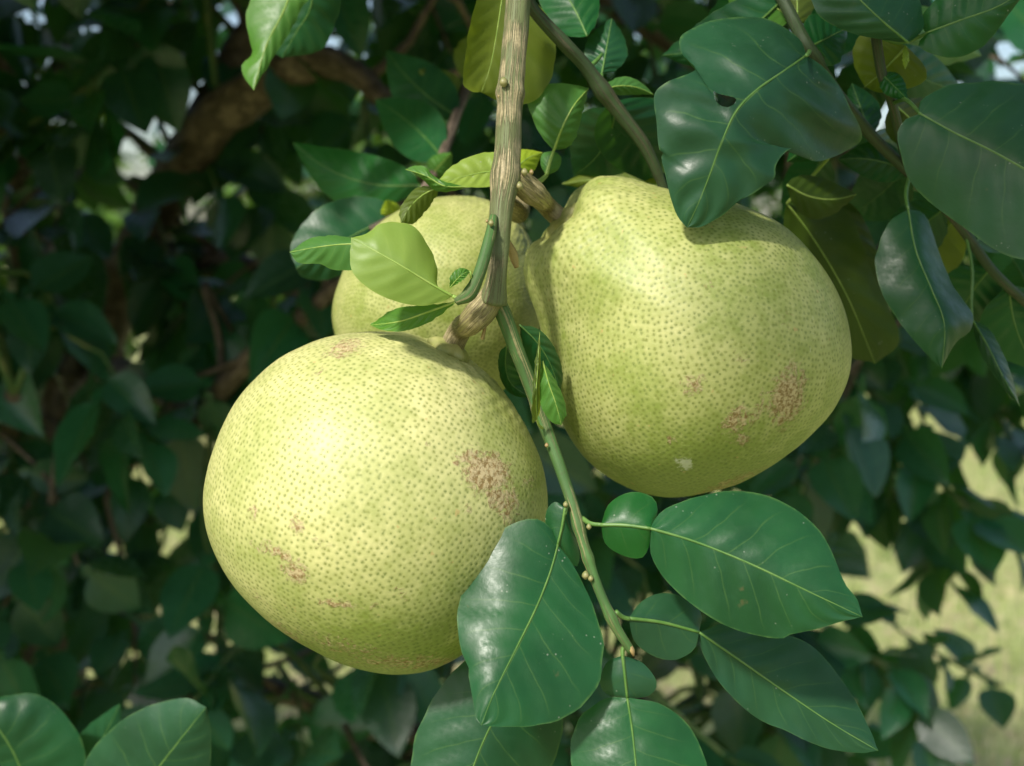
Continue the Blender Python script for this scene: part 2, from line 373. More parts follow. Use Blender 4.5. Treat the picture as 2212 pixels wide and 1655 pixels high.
back, pB, aB = pomelo(B_OUT, (945, 650), DB, .060, (.62, .72, .10), .004, pomelo_mat('pomelo_rind_back', YEL, GRN, .62),
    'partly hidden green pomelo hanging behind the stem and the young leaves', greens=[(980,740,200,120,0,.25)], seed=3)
calyx(pF + aF * .0006, aF, .0088, front, CALYX, 1); calyx(pR + aR * .0022, aR, .0100, right, CALYX, 2); calyx(pB, aB, .009, back, CALYX, 3)

# ------------------------------------------------------------------ leaves traced one by one
def inside(x, y, poly):
    c = False; j = len(poly) - 1
    for i in range(len(poly)):
        xi, yi = poly[i]; xj, yj = poly[j]
        if (yi > y) != (yj > y) and x < (xj - xi) * (y - yi) / (yj - yi) + xi: c = not c
        j = i
    return c

def blade_geo(mid, left, right, dm, dl, dr, nt_=34, ns=10, bulge=.0019, nv=7, seed=0, jag=2.0, holes=(), cup=1.6):
    """a leaf surface between a traced midrib and its two margins. dm: depths along the midrib (base .. tip);
    dl, dr: how far each margin lies behind (+) or before (-) the midrib, list along the length, metres"""
    mp = spline(mid, nt_); lp = spline(left, nt_); rp = spline(right, nt_)
    tt = np.linspace(0, 1, nt_); f = lambda q: np.interp(tt, np.linspace(0, 1, len(q)), q) if not np.isscalar(q) else np.full(nt_, q)
    md, ld, rd = f(dm), f(dl), f(dr); V, U, PXY = [], [], []
    env = np.sin(np.pi * np.clip(tt, 0, 1)) ** .5
    for i, t in enumerate(tt):
        for k in range(-ns, ns + 1):
            s = abs(k) / ns; e = lp[i] if k < 0 else rp[i]; off = ld[i] if k < 0 else rd[i]
            x, y = mp[i] * (1 - s) + e[:2] * s
            if abs(k) == ns and jag:
                q = jag * mnoise.noise(Vector((t * 14 + seed * 3.1, k, seed))); x += q * 1.6; y += q * 1.2
            dd = md[i] + off * env[i] * s ** cup
            # quilting between the lateral veins, gentle buckling near the margin
            ph_ = (t - .2 * s) * nv * 2 * math.pi + (1.4 if k > 0 else 0)
            dd -= bulge * .5 * math.cos(ph_) * s * (1 - s) * 2.2 * env[i]
            dd += bulge * 1.1 * s * s * env[i] * mnoise.noise(Vector((t * 5, (1 if k > 0 else -1) * 2.3, seed * 1.7)))
            dd += bulge * .55 * (1 - s) * s * 0
            V.append(W(x, y, dd)); U.append((t, .5 + .5 * k / ns)); PXY.append((x, y))
    m = 2 * ns + 1; F = []
    for i in range(nt_ - 1):
        for k in range(m - 1):
            q = (i*m+k, i*m+k+1, (i+1)*m+k+1, (i+1)*m+k)
            if holes:
                x = sum(PXY[j][0] for j in q) / 4; y = sum(PXY[j][1] for j in q) / 4
                if any(inside(x, y, h) for h in holes): continue
            F.append(q)
    if holes:
        cnt = {}
        for q in F:
            for j in q: cnt[j] = cnt.get(j, 0) + 1
        for j, c_ in cnt.items():
            i, k = divmod(j, m)
            if c_ < 4 and 0 < i < nt_ - 1 and 0 < k < m - 1:
                x, y = PXY[j]; best = None
                for h in holes:
                    for a_, b_ in zip(h, h[1:] + h[:1]):
                        a2, b2_ = np.array(a_, float), np.array(b_, float); ab = b2_ - a2
                        t_ = max(0, min(1, (np.array((x, y)) - a2).dot(ab) / ab.dot(ab))); q_ = a2 + ab * t_; dd_ = np.hypot(*(q_ - (x, y)))
                        if best is None or dd_ < best[0]: best = (dd_, q_)
                if best[0] < 14: V[j] = W(best[1][0], best[1][1], PX(V[j])[2])
    ribP = [W(mp[i][0], mp[i][1], md[i] + .0001) for i in range(nt_)]
    return V, F, U, ribP

def leaf(parent, mid, left, right, dm, dl=.004, dr=.004, mat=None, rib=None, ribw=.00058, petiole=None, wing=None, label=None, wing_mat=None, **kw):
    mat = mat or LEAF; rib = rib or (RIB if mat in (LEAF, LEAF_BACK) else RIB_Y)
    V, F, U, rp = blade_geo(mid, left, right, dm, dl, dr, **kw)
    o = obj('leaf', V, F, mat, W(mid[0][0], mid[0][1], dm[0]), parent, U)
    if label: o['label'] = label
    n = len(rp)
    if ribw: tube('midrib', [rp[int(i)] for i in np.linspace(0, n - 1, 12)], list(np.linspace(ribw, ribw * .25, 12)), rib, o, n=30, ns=6)
    if wing:
        wv, wf, wu, wr = blade_geo(*wing[:3], wing[3], wing[4], wing[5], nt_=16, ns=6, bulge=.0006, nv=3, seed=kw.get('seed', 0) + 50, jag=.4)
        wo = obj('petiole_wing', wv, wf, wing_mat or (WING if mat is LEAF else mat), wr[0], o, wu)
        tube('wing_rib', [wr[int(i)] for i in np.linspace(0, 15, 8)], list(np.linspace(ribw * 1.35, ribw * 1.05, 8)), rib, o, n=14, ns=6)
    if petiole:
        tube('petiole', [W(*p) for p in petiole], list(np.linspace(ribw * 1.9, ribw * 1.35, len(petiole))), rib, o, n=10, ns=8)
    return o

def auto_leaf(parent, base, tip, wid, mat=None, bend=0.0, tilt=(.004, .004), skew=0.0, petiole=None, **kw):
    "a leaf from its base and tip (x, y, depth); wid: half width in px; bend: sideways bow of the midrib in px"
    b = np.array(base, float); t = np.array(tip, float); ax = t[:2] - b[:2]; L = np.hypot(*ax); ax /= L; nx = np.array([-ax[1], ax[0]])
    prof = [(0, .03), (.06, .42), (.18, .80), (.34, .99), (.5, .98), (.66, .80), (.8, .53), (.9, .29), (.97, .10), (1, 0)]
    bow = lambda q: nx * bend * 4 * q * (1 - q)
    mid = [tuple(b[:2] + ax * L * q + bow(q)) for q in (0, .25, .5, .75, 1)]
    lf = [tuple(b[:2] + ax * L * q + bow(q) - nx * wid * (1 - skew) * p) for q, p in prof]
    rt = [tuple(b[:2] + ax * L * q + bow(q) + nx * wid * (1 + skew) * p) for q, p in prof]
    sag = kw.pop('sag', 0.0)
    dm = [b[2] + (t[2] - b[2]) * q + sag * 4 * q * (1 - q) for q in (0, .25, .5, .75, 1)]
    return leaf(parent, mid, lf, rt, dm, tilt[0], tilt[1], mat, petiole=petiole, **kw)

# ---- the fruiting branch
br = empty('fruiting_branch', W(1120, -60, .485), 'upright woody fruiting stem with leafy twigs carrying the three pomelos', 'branch')
stemP = [(1122,-60,.485),(1118,20,.482),(1110,120,.478),(1103,200,.475),(1098,300,.472),(1092,380,.470),(1083,450,.466),(1079,520,.462),(1074,590,.460),(1064,655,.462)]
tube('stem', [W(*p) for p in stemP], [M(q, .47) for q in (27, 27.5, 28, 28.5, 28, 31, 25, 22, 21, 27)], BARK, br, n=120, ns=30,
     knots=[(.38, .16, .018), (.63, .10, .03), (.985, .12, .04)], rough=.09)
tube('fruit_stalk', [W(1080, 596, .467), W(1053, 655, .463), W(1015, 698, .467), pF + aF * .012, pF - aF * .004], [M(q, .47) for q in (13, 28, 26, 26, 28)], BARK_STALK, br, n=60, ns=24, knots=[(.3, .10, .1)], rough=.06, seed=3)
tube('fruit_stalk', [W(1092, 365, .470), W(1122, 392, .474), W(1165, 428, .486), pR + aR * .014, pR - aR * .003], [M(q, .48) for q in (20, 26, 23, 23, 25)], BARK_STALK, br, n=60, ns=24, knots=[(.22, .16, .06)], rough=.06, seed=6)
tube('fruit_stalk', [W(1082, 440, .468), W(1105, 450, .50), W(1122, 462, .55), pB + aB * .01, pB - aB * .003], [M(q, .5) for q in (18, 23, 22, 24, 26)], BARK_STALK, br, n=40, ns=18, rough=.05, seed=8)
tw = [(1068,640,.464),(1088,680,.466),(1112,745,.468),(1145,830,.470),(1175,915,.468),(1208,1005,.462),(1238,1095,.456),(1262,1180,.452),(1292,1270,.449),(1328,1350,.447),(1364,1408,.447)]
tube('twig', [W(*p) for p in tw], [M(q, .46) for q in (17, 18, 17, 16, 14.5, 13, 12.5, 11.5, 10.5, 11, 9)], TWIG, br, n=110, ns=18, knots=[(.33, .2, .02), (.655, .22, .02), (.74, .2, .015), (.90, .22, .02)], rough=.05, seed=11)
tube('twig', [W(1066, 470, .460), W(1056, 520, .452), W(1036, 590, .447), W(1014, 635, .446), W(985, 652, .446)], [M(q, .45) for q in (10, 12.5, 13.5, 13, 9)], TWIG, br, n=44, ns=16, knots=[(.86, .25, .08)], rough=.04, seed=14)
tube('twig', [W(1052, 672, .466), W(1048, 705, .468), W(1042, 733, .469)], [M(q, .47) for q in (4.5, 3.5, 4.5)], DRY, br, n=12, ns=8)
tube('dry_stub', [W(1094, 520, .468), W(1108, 552, .474), W(1116, 578, .476)], [M(q, .47) for q in (7, 10, 5)], DRY, br, n=14, ns=10, rough=.35, seed=2)
tube('dry_stub', [W(1358, 1395, .447), W(1366, 1408, .446), W(1369, 1418, .446)], [M(q, .45) for q in (8, 6, 1.5)], DRY, br, n=8, ns=8, rough=.2)
for (x, y, d, ra, m_) in [(1088,178,.468,13,BUD),(1061,482,.452,9,BUD),(1133,372,.468,10,BUD),(1122,402,.467,11,BUD),(1265,1243,.448,11,BUD),(1276,1250,.447,8,BUD),(1222,1090,.452,8,BUD),(1272,1138,.449,8,BUD),(1181,962,.461,6,DRY),(1078,208,.472,5,DRY),(1052,478,.455,4.5,DRY),(1148,372,.472,7,DRY)]:
    c = W(x, y, d); rr_ = M(ra * .72, d); V, F, U = tube_geo([c - UP * rr_ * 1.1, c - UP * rr_ * .5, c, c + UP * rr_ * .6, c + UP * rr_ * 1.2], [rr_ * .3, rr_ * .9, rr_, rr_ * .8, rr_ * .25], n=12, ns=12, rough=.2, seed=x)
    obj('bud', V, F, m_, c, br, U)

# L1 big leaf before the front pomelo
leaf(br, [(1205,1176),(1190,1232),(1160,1310),(1112,1408),(1066,1500),(1040,1567)],
     [(1205,1176),(1186,1137),(1150,1120),(1092,1140),(1040,1190),(1002,1260),(988,1335),(996,1405),(1012,1440),(1010,1452),(1022,1510),(1028,1552),(1040,1567)],
     [(1205,1176),(1232,1212),(1270,1282),(1300,1370),(1303,1412),(1295,1470),(1262,1522),(1205,1556),(1130,1571),(1075,1569),(1040,1567)],
     [.452,.446,.438,.430,.424,.421], [.004,.010,.013,.008,.004], [.002,.004,.004,.002,0], seed=1, petiole=[(1224,1090,.455),(1222,1100,.453),(1220,1112,.452)],
     wing=([(1221,1098),(1214,1140),(1205,1176)], [(1221,1098),(1200,1084),(1182,1100),(1178,1130),(1188,1160),(1205,1176)], [(1221,1098),(1228,1130),(1246,1170),(1252,1205),(1240,1225),(1205,1178)], [.452,.452,.452], .004, .006))
# L2 right leaf with a round winged petiole
leaf(br, [(1405,1142),(1500,1170),(1620,1218),(1740,1275),(1863,1333)],
     [(1405,1142),(1424,1110),(1480,1081),(1560,1062),(1640,1066),(1712,1096),(1770,1146),(1801,1202),(1826,1262),(1852,1295),(1863,1333)],
     [(1405,1142),(1407,1200),(1440,1256),(1500,1310),(1560,1348),(1620,1370),(1688,1381),(1697,1372),(1762,1360),(1820,1342),(1863,1333)],
     [.442,.440,.436,.433,.432], [.010,.016,.015,.008,.003], [.004,.004,.003,.001,0], seed=2, bulge=.0034, nv=6.5, petiole=[(1258,1120,.455),(1275,1131,.450),(1300,1134,.447)],
     wing=([(1298,1134),(1350,1135),(1405,1142)], [(1298,1134),(1316,1088),(1362,1063),(1408,1073),(1421,1104),(1405,1142)], [(1298,1134),(1308,1175),(1345,1200),(1385,1206),(1402,1180),(1405,1142)], [.447,.444,.442], .008, .003))
# L3 lower right leaf, below L2
leaf(br, [(1510,1366),(1600,1428),(1700,1498),(1800,1565),(1897,1622)],
     [(1510,1366),(1560,1348),(1640,1358),(1735,1384),(1790,1432),(1842,1505),(1872,1560),(1897,1622)],
     [(1510,1366),(1518,1410),(1560,1482),(1630,1548),(1700,1580),(1770,1612),(1842,1626),(1897,1622)],
     [.460,.464,.468,.468,.466], [.010,.016,.016,.01,.004], [-.002,-.004,-.003,0,0], seed=3, petiole=[(1330,1322,.449),(1345,1333,.451),(1360,1337,.452)],
     wing=([(1358,1336),(1430,1345),(1510,1366)], [(1358,1336),(1385,1300),(1430,1281),(1480,1292),(1515,1325),(1510,1366)], [(1358,1336),(1372,1388),(1418,1420),(1462,1425),(1500,1402),(1510,1366)], [.452,.456,.460], .008, .001))
# L4 bottom leaf
leaf(br, [(1355,1508),(1366,1580),(1376,1690),(1374,1790),(1365,1900)],
     [(1355,1508),(1310,1508),(1258,1545),(1233,1600),(1238,1665),(1262,1750),(1310,1840),(1365,1900)],
     [(1355,1508),(1420,1518),(1480,1558),(1514,1615),(1527,1670),(1515,1750),(1450,1850),(1365,1900)],
     [.446,.440,.432,.428,.430], [.004,.009,.010,.006], [.002,.006,.010,.006], seed=4, petiole=[(1350,1395,.449),(1345,1405,.448),(1345,1418,.447)],
     wing=([(1345,1416),(1350,1460),(1355,1508)], [(1345,1416),(1310,1432),(1296,1478),(1318,1504),(1355,1508)], [(1345,1416),(1388,1432),(1419,1475),(1400,1504),(1355,1508)], [.447,.445,.446], .004, .003))
# L5 leaf behind L1
leaf(br, [(1140,1400),(1090,1512),(1045,1600),(1004,1710),(975,1810)],
     [(1140,1400),(1060,1395),(990,1440),(945,1495),(905,1570),(887,1645),(895,1710),(925,1775),(975,1810)],
     [(1140,1400),(1205,1480),(1215,1570),(1190,1660),(1110,1770),(975,1810)],
     [.490,.482,.476,.472,.474], [.004,.006,.006,.004], [.008,.014,.014,.006], seed=5, mat=LEAF)
# L6 young leaf over the back pomelo
leaf(br, [(978,640),(930,613),(868,575),(808,541),(760,514)],
     [(978,640),(946,622),(944,575),(920,522),(892,488),(852,480),(818,484),(806,497),(780,508),(760,514)],
     [(978,640),(962,648),(925,660),(882,658),(830,642),(788,617),(761,587),(756,550),(760,514)],
     [.446,.443,.440,.440,.443], [.010,.014,.010,.004], [.002,.001,0,0], mat=LEAF_YOUNG, seed=6, bulge=.0005, petiole=[(1000,648,.446),(990,646,.446),(978,640,.446)])
# L7 its darker neighbour, L8 folded one below, L9 tiny one
leaf(br, [(800,528),(740,528),(680,535),(626,545)], [(800,528),(765,516),(720,509),(668,516),(626,545)], [(800,528),(792,560),(770,582),(720,583),(690,570),(645,568),(626,545)],
     [.452,.456,.462,.468], .006, .002, mat=LEAF_MID, seed=7, ribw=.0004)
leaf(br, [(985,652),(930,672),(865,694),(800,703)], [(985,652),(960,655),(925,659),(865,664),(830,680),(800,703)], [(985,652),(950,682),(915,702),(868,716),(830,714),(800,703)],
     [.448,.459,.469,.477], .004, -.002, mat=LEAF_MID, seed=8, ribw=.0006)
leaf(br, [(972,622),(985,606),(1000,592),(1016,586)], [(972,622),(972,600),(982,585),(1000,579),(1016,586)], [(972,622),(986,614),(1004,602),(1016,586)], [.446,.443,.441,.444], .002, -.001, mat=LEAF_MID, seed=9, ribw=.0003, petiole=[(1018,600,.445),(1017,592,.444),(1015,586,.444)])
# L10 curled leaf left of the stem, its fold and hanging tip
leaf(br, [(1100,372),(1050,372),(1000,382),(940,398)], [(1100,372),(1070,330),(1020,337),(975,360),(940,398)], [(1100,372),(1070,401),(1010,405),(970,402),(940,398)], [.492,.490,.486,.482], .004, -.004, mat=LEAF_YOUNG, seed=10, ribw=.0004)
leaf(br, [(1010,404),(960,402),(920,380),(876,366)], [(1010,404),(960,392),(935,378),(918,361),(895,358),(876,366)], [(1010,404),(975,414),(940,412),(915,390),(890,372),(876,366)], [.483,.478,.478,.484], .002, .004, mat=LEAF_MID, seed=11, ribw=.0004)
leaf(br, [(950,404),(915,420),(885,448),(866,482)], [(950,404),(905,404),(878,428),(863,455),(866,482)], [(950,404),(945,420),(925,450),(895,482),(866,482)], [.482,.488,.492,.490], .002, .004, mat=LEAF_OLIVE, seed=12, ribw=.0003)
# L11 olive leaf behind the stem top, L12/L13 leaves right of the stem
leaf(br, [(1090,-40),(1075,60),(1060,140),(1040,200)], [(1090,-40),(1040,-20),(1014,60),(1004,130),(1000,178),(1015,196),(1040,200)], [(1090,-40),(1180,30),(1200,130),(1160,215),(1090,222),(1040,200)], [.512,.508,.504,.50], -.012, .008, mat=LEAF_OLIVE, seed=13, ribw=.0004)
leaf(br, [(1196,326),(1215,275),(1240,228),(1272,190)], [(1196,326),(1168,292),(1148,250),(1137,205),(1165,186),(1215,180),(1272,190)], [(1196,326),(1235,312),(1252,270),(1262,230),(1272,190)], [.515,.510,.512,.520], .004, .006, mat=LEAF_MID, seed=14, ribw=.0007,
     petiole=[(1146,392,.478),(1165,392,.500),(1180,380,.512)], wing=([(1180,380),(1188,350),(1196,326)], [(1180,380),(1168,356),(1172,332),(1196,326)], [(1180,380),(1206,366),(1212,340),(1196,326)], [.512,.513,.515], .003, .003))
auto_leaf(br, (1100, 395, .50), (1172, 330, .52), 34, LEAF_YOUNG, bend=-14, seed=15, ribw=.0004)
# L14.. curled leaves on the lower twig
leaf(br, [(1160,905),(1158,850),(1162,790),(1166,718)], [(1160,905),(1150,915),(1149,880),(1154,800),(1166,718)], [(1160,905),(1168,880),(1166,830),(1168,780),(1166,718)], [.458,.450,.448,.450], .002, .004, mat=LEAF_OLIVE, seed=16, ribw=.0003, petiole=[(1172,925,.464),(1164,918,.460),(1160,905,.458)])
leaf(br, [(1172,780),(1186,830),(1200,870),(1213,918)], [(1172,780),(1166,830),(1170,880),(1192,912),(1213,918)], [(1172,780),(1196,815),(1217,858),(1223,892),(1213,918)], [.452,.450,.450,.452], .003, .004, mat=LEAF_MID, seed=17, ribw=.0004)
leaf(br, [(1122,702),(1160,740),(1190,790),(1210,850)], [(1122,702),(1130,750),(1150,800),(1180,840),(1210,850)], [(1122,702),(1165,712),(1200,755),(1216,810),(1210,850)], [.468,.474,.480,.486], .004, .006, mat=LEAF, seed=18, ribw=.0004)
leaf(br, [(1095,745),(1092,790),(1105,830),(1150,862)], [(1095,745),(1078,765),(1080,815),(1105,852),(1150,862)], [(1095,745),(1112,770),(1130,815),(1150,862)], [.472,.490,.500,.500], .004, .002, mat=LEAF, seed=19, ribw=.0004)

# ---- second twig to the right of the stem, with small leaves
b2 = empty('leafy_twig', W(1140, -20, .50), 'thin dark green twig slanting from the stem top to the damaged leaf', 'twig')
tube('stem', [W(*p) for p in [(1132,-30,.492),(1152,20,.498),(1215,90,.505),(1262,140,.512),(1305,200,.518),(1340,245,.522),(1392,315,.527),(1425,385,.532),(1440,430,.535)]], [M(q, .51) for q in (11, 13, 15, 15, 17, 16, 14, 11, 10)], TWIG_DARK, b2, n=70, ns=14, knots=[(.5, .2, .04)], rough=.05)
auto_leaf(b2, (1268, 78, .535), (1160, -90, .56), 62, LEAF, bend=10, seed=21, petiole=[(1268,150,.514),(1290,130,.52),(1300,118,.53)])
auto_leaf(b2, (1300, 160, .535), (1322, 40, .55), 46, LEAF, seed=22, petiole=[(1290,180,.517),(1298,172,.525),(1300,160,.535)])
auto_leaf(b2, (1300, 195, .52), (1412, 205, .53), 20, LEAF_MID, bend=-14, seed=23, ribw=.0004)
auto_leaf(b2, (1318, 222, .53), (1420, 400, .58), 90, LEAF, bend=-20, seed=24, tilt=(.01, .0))
auto_leaf(b2, (1330, 240, .53), (1240, 380, .60), 80, LEAF, bend=-20, seed=25)
auto_leaf(b2, (1425, 402, .57), (1215, 398, .60), 30, LEAF_OLIVE, bend=12, seed=26, ribw=.0004)

# ---- upper right branch with the large leaves
b3 = empty('leafy_branch', W(1900, 120, .52), 'leafy branch with large glossy leaves, one torn, hanging over the pear-shaped pomelo', 'branch')
tube('stem', [W(*p) for p in [(1660,-60,.52),(1712,40,.51),(1745,105,.50),(1800,190,.52),(1880,290,.54),(1960,370,.55),(2060,470,.555),(2140,580,.56),(2212,650,.565),(2290,710,.57)]], [M(q, .53) for q in (13, 13, 14, 13, 13, 12, 12, 11, 11, 10)], TWIG_DARK, b3, n=90, ns=14, knots=[(.22, .25, .02), (.6, .2, .02)], rough=.07, seed=4)
tube('stem', [W(*p) for p in [(1880,-40,.50),(1890,60,.508),(1905,160,.515),(1925,215,.52),(1960,360,.548)]], [M(q, .52) for q in (10, 11, 11, 11, 10)], TWIG_DARK, b3, n=40, ns=12, rough=.06, seed=5)
hole = [(1540,196),(1552,203),(1566,206),(1592,212),(1586,226),(1572,232),(1556,228),(1544,216)]
leaf(b3, [(1742,120),(1690,156),(1638,192),(1592,238),(1562,300),(1540,360),(1512,432),(1484,492)],
     [(1742,120),(1722,80),(1660,42),(1600,37),(1532,46),(1482,70),(1468,88),(1472,115),(1488,132),(1503,150),(1472,164),(1436,180),(1413,204),(1418,262),(1424,322),(1432,330),(1428,345),(1441,392),(1450,432),(1466,470),(1484,492)],
     [(1742,120),(1775,142),(1806,176),(1836,232),(1863,292),(1842,318),(1785,345),(1748,346),(1732,326),(1712,320),(1688,336),(1676,360),(1673,385),(1640,408),(1582,448),(1522,488),(1484,492)],
     [.480,.468,.460,.456,.454,.456,.458,.462], [.030,.040,.030,.010,.004,.004,.003], [.004,.034,.052,.030,.010,.006,.002], seed=31, nt_=80, ns=26, bulge=.0055, nv=5.5, jag=2.2, holes=[hole], petiole=[(1748,112,.495),(1748,114,.482),(1742,120,.470)],
     label='large leaf with bitten margins and a hole')
leaf(b3, [(1988,246),(2060,286),(2135,322),(2215,366),(2330,432),(2420,470)],
     [(1988,246),(1985,222),(2030,192),(2100,178),(2212,184),(2320,250),(2390,360),(2420,470)],
     [(1988,246),(1952,262),(1939,300),(1960,380),(2002,432),(2080,490),(2150,540),(2212,562),(2300,560),(2370,520),(2420,470)],
     [.470,.462,.454,.446,.440,.44], [.010,.018,.022,.016,.008], [.012,.014,.008,.002,0], seed=32, nt_=44, ns=14, petiole=[(1932,222,.520),(1955,215,.50),(1975,232,.482),(1988,246,.470)])
auto_leaf(b3, (1905, 160, .515), (1960, 215, .50), 26, LEAF, seed=33, ribw=.0004)
leaf(b3, [(2000,72),(2080,42),(2160,12),(2240,-40)], [(2000,72),(1990,40),(2040,-20),(2120,-70),(2240,-40)], [(2000,72),(1985,100),(2030,122),(2070,124),(2112,108),(2150,72),(2195,10),(2240,-40)], [.50,.49,.485,.48], .008, .004, seed=34, mat=LEAF, petiole=[(1892,75,.508),(1940,92,.506),(1980,82,.504),(2000,72,.50)])
leaf(b3, [(1962,92),(1900,40),(1840,-20),(1790,-90)], [(1962,92),(1990,70),(1992,20),(1950,-60),(1860,-120),(1790,-90)], [(1962,92),(1905,86),(1848,74),(1790,50),(1760,20),(1750,-40),(1790,-90)], [.49,.485,.485,.49], .012, .006, seed=35, mat=LEAF)
leaf(b3, [(1958,100),(1930,130),(1895,165),(1868,188)], [(1958,100),(1900,75),(1860,76),(1842,110),(1848,150),(1868,188)], [(1958,100),(1995,140),(1998,175),(1950,195),(1900,200),(1868,188)], [.515,.52,.525,.53], .004, .006, seed=36, mat=LEAF_OLIVE, ribw=.0006)
leaf(b3, [(1955,96),(1957,115),(1956,132),(1955,150)], [(1955,96),(1950,112),(1950,135),(1955,150)], [(1955,96),(1962,112),(1964,130),(1955,150)], [.505,.502,.50,.50], .001, .001, seed=37, mat=LEAF_YOUNG, ribw=0)
leaf(b3, [(1962,452),(1978,540),(2010,620),(2040,700),(2034,796)], [(1962,452),(1922,480),(1892,550),(1900,620),(1932,680),(1980,742),(2034,796)], [(1962,452),(2000,468),(2034,560),(2062,622),(2102,680),(2096,712),(2062,745),(2034,796)],
     [.530,.520,.512,.508,.510], [.004,.008,.008,.004], [.014,.022,.022,.010], seed=38, mat=LEAF, petiole=[(1965,380,.549),(1958,410,.543),(1958,432,.535),(1962,452,.530)])
leaf(b3, [(2100,690),(2135,750),(2165,810),(2203,878)], [(2100,690),(2112,750),(2150,815),(2203,878)], [(2100,690),(2140,715),(2178,790),(2203,878)], [.55,.545,.54,.54], .004, .012, seed=39, mat=LEAF, ribw=.0005, petiole=[(2085,500,.556),(2100,580,.556),(2098,650,.552),(2100,690,.55)])
leaf(b3, [(1700,440),(1760,520),(1830,640),(1890,785)], [(1700,440),(1690,520),(1730,640),(1820,760),(1890,785)], [(1700,440),(1790,430),(1842,475),(1885,590),(1932,690),(1940,745),(1890,785)], [.58,.59,.60,.61], .006, .008, seed=40, mat=LEAF_DEEP, petiole=[(1850,255,.533),(1790,340,.56),(1700,440,.58)])
leaf(b3, [(1790,420),(1830,490),(1860,560),(1880,650)], [(1790,420),(1790,520),(1830,610),(1880,650)], [(1790,420),(1850,450),(1895,540),(1905,600),(1880,650)], [.60,.61,.62,.63], .004, .006, seed=41, mat=LEAF_DEEP, ribw=.0005)
auto_leaf(b3, (1700, 400, .56), (1850, 420, .57), 46, LEAF_DEEP, bend=20, seed=42)
auto_leaf(b3, (1960, 370, .55), (1810, 345, .56), 44, LEAF, bend=12, seed=43)
auto_leaf(b3, (1930, 225, .52), (2010, 330, .56), 60, LEAF_DEEP, bend=-10, seed=44)
auto_leaf(b3, (2100, 530, .557), (2230, 400, .60), 70, LEAF, seed=45)
auto_leaf(b3, (2140, 580, .56), (2060, 720, .60), 66, LEAF, bend=10, seed=46)
auto_leaf(b3, (2180, 620, .563), (2240, 800, .59), 80, LEAF, bend=14, seed=47)
auto_leaf(b3, (1712, 40, .51), (1560, -60, .55), 70, LEAF_MID, seed=48)
auto_leaf(b3, (1720, 60, .51), (1700, -90, .53), 40, LEAF_OLIVE, bend=10, seed=49)
auto_leaf(b3, (1742, 105, .50), (1830, 60, .52), 60, LEAF, seed=50)
auto_leaf(b3, (1690, 0, .515), (1430, 120, .56), 70, LEAF, bend=-30, seed=51)
auto_leaf(b3, (1880, 290, .54), (1840, 180, .56), 40, LEAF, seed=52)
auto_leaf(b3, (1840, 240, .53), (1700, 350, .56), 50, LEAF, seed=53)
auto_leaf(b3, (2040, 450, .555), (1900, 560, .60), 60, LEAF, seed=54)

for k, (bx, by, bd, tx, ty, td, wd_, m_) in enumerate([(1900,120,.56,2080,200,.62,60,LEAF),(1905,150,.56,1780,250,.64,60,LEAF),(2000,420,.565,2190,250,.66,76,LEAF),(1890,60,.56,2120,120,.66,64,LEAF_MID),
     (2230,640,.60,2120,470,.66,70,LEAF),(1960,360,.56,1830,470,.68,64,LEAF),(1800,200,.56,1650,120,.66,66,LEAF),(1880,290,.56,2030,420,.66,60,LEAF),(1690,-10,.53,1520,60,.60,54,LEAF),(1750,110,.54,1900,-30,.62,70,LEAF),(2240,640,.60,2330,760,.6,60,LEAF),
     (1780,330,.60,1690,470,.66,54,LEAF),(2060,470,.57,1990,640,.66,60,LEAF_OLIVE)]):
    auto_leaf(b3, (bx, by, bd), (tx, ty, td), wd_, m_, bend=8 * (-1) ** k, seed=80 + k)
# ---- leafy shoots beside and behind the fruit
b4 = empty('leafy_shoot', W(600, -60, .60), 'drooping curled leaf shoot hanging beside the stem top over the brown limb', 'shoot')
tube('stem', [W(*p) for p in [(600,-120,.60),(640,-60,.60),(720,-30,.61),(800,-60,.62)]], [M(7, .6)] * 4, TWIG, b4, n=20, ns=10)
leaf(b4, [(640,-55),(615,20),(575,100),(548,195)], [(640,-55),(560,-30),(532,30),(540,90),(545,115),(524,140),(526,165),(548,195)], [(640,-55),(672,-20),(650,20),(638,50),(600,110),(565,165),(548,195)], [.60,.595,.59,.585], .006, .004, seed=61, mat=LEAF_MID)
leaf(b4, [(680,-50),(670,20),(640,70),(610,125)], [(680,-50),(620,0),(590,60),(590,110),(610,125)], [(680,-50),(735,-10),(720,60),(690,110),(610,125)], [.625,.63,.635,.64], .006, .006, seed=62, mat=LEAF)
b5 = empty('leafy_shoot', W(900, 420, .66), 'shoot of broad shaded leaves behind the partly hidden pomelo', 'shoot')
tube('stem', [W(*p) for p in [(1010,180,.80),(975,280,.74),(950,350,.70),(905,425,.67),(850,470,.655),(800,495,.65)]], [M(q, .7) for q in (14, 12, 11, 10, 9, 7)], BARK_OLD, b5, n=40, ns=10, rough=.08)
auto_leaf(b5, (905, 400, .69), (632, 308, .74), 62, LEAF, bend=-34, seed=63, petiole=[(912,415,.672),(910,408,.68),(905,400,.69)])
leaf(b5, [(850,470),(780,500),(700,545),(640,580)], [(850,470),(820,430),(740,428),(670,465),(628,530),(640,580)], [(850,470),(800,560),(760,585),(700,605),(655,600),(640,580)], [.655,.649,.641,.632], .006, .006, seed=64, mat=LEAF)
auto_leaf(b5, (955, 340, .705), (810, 215, .78), 60, LEAF, bend=10, seed=65)
auto_leaf(b5, (985, 250, .755), (835, 110, .80), 62, LEAF, bend=-12, seed=66)
auto_leaf(b5, (1000, 205, .79), (905, 150, .78), 40, LEAF_OLIVE, bend=-12, seed=67)
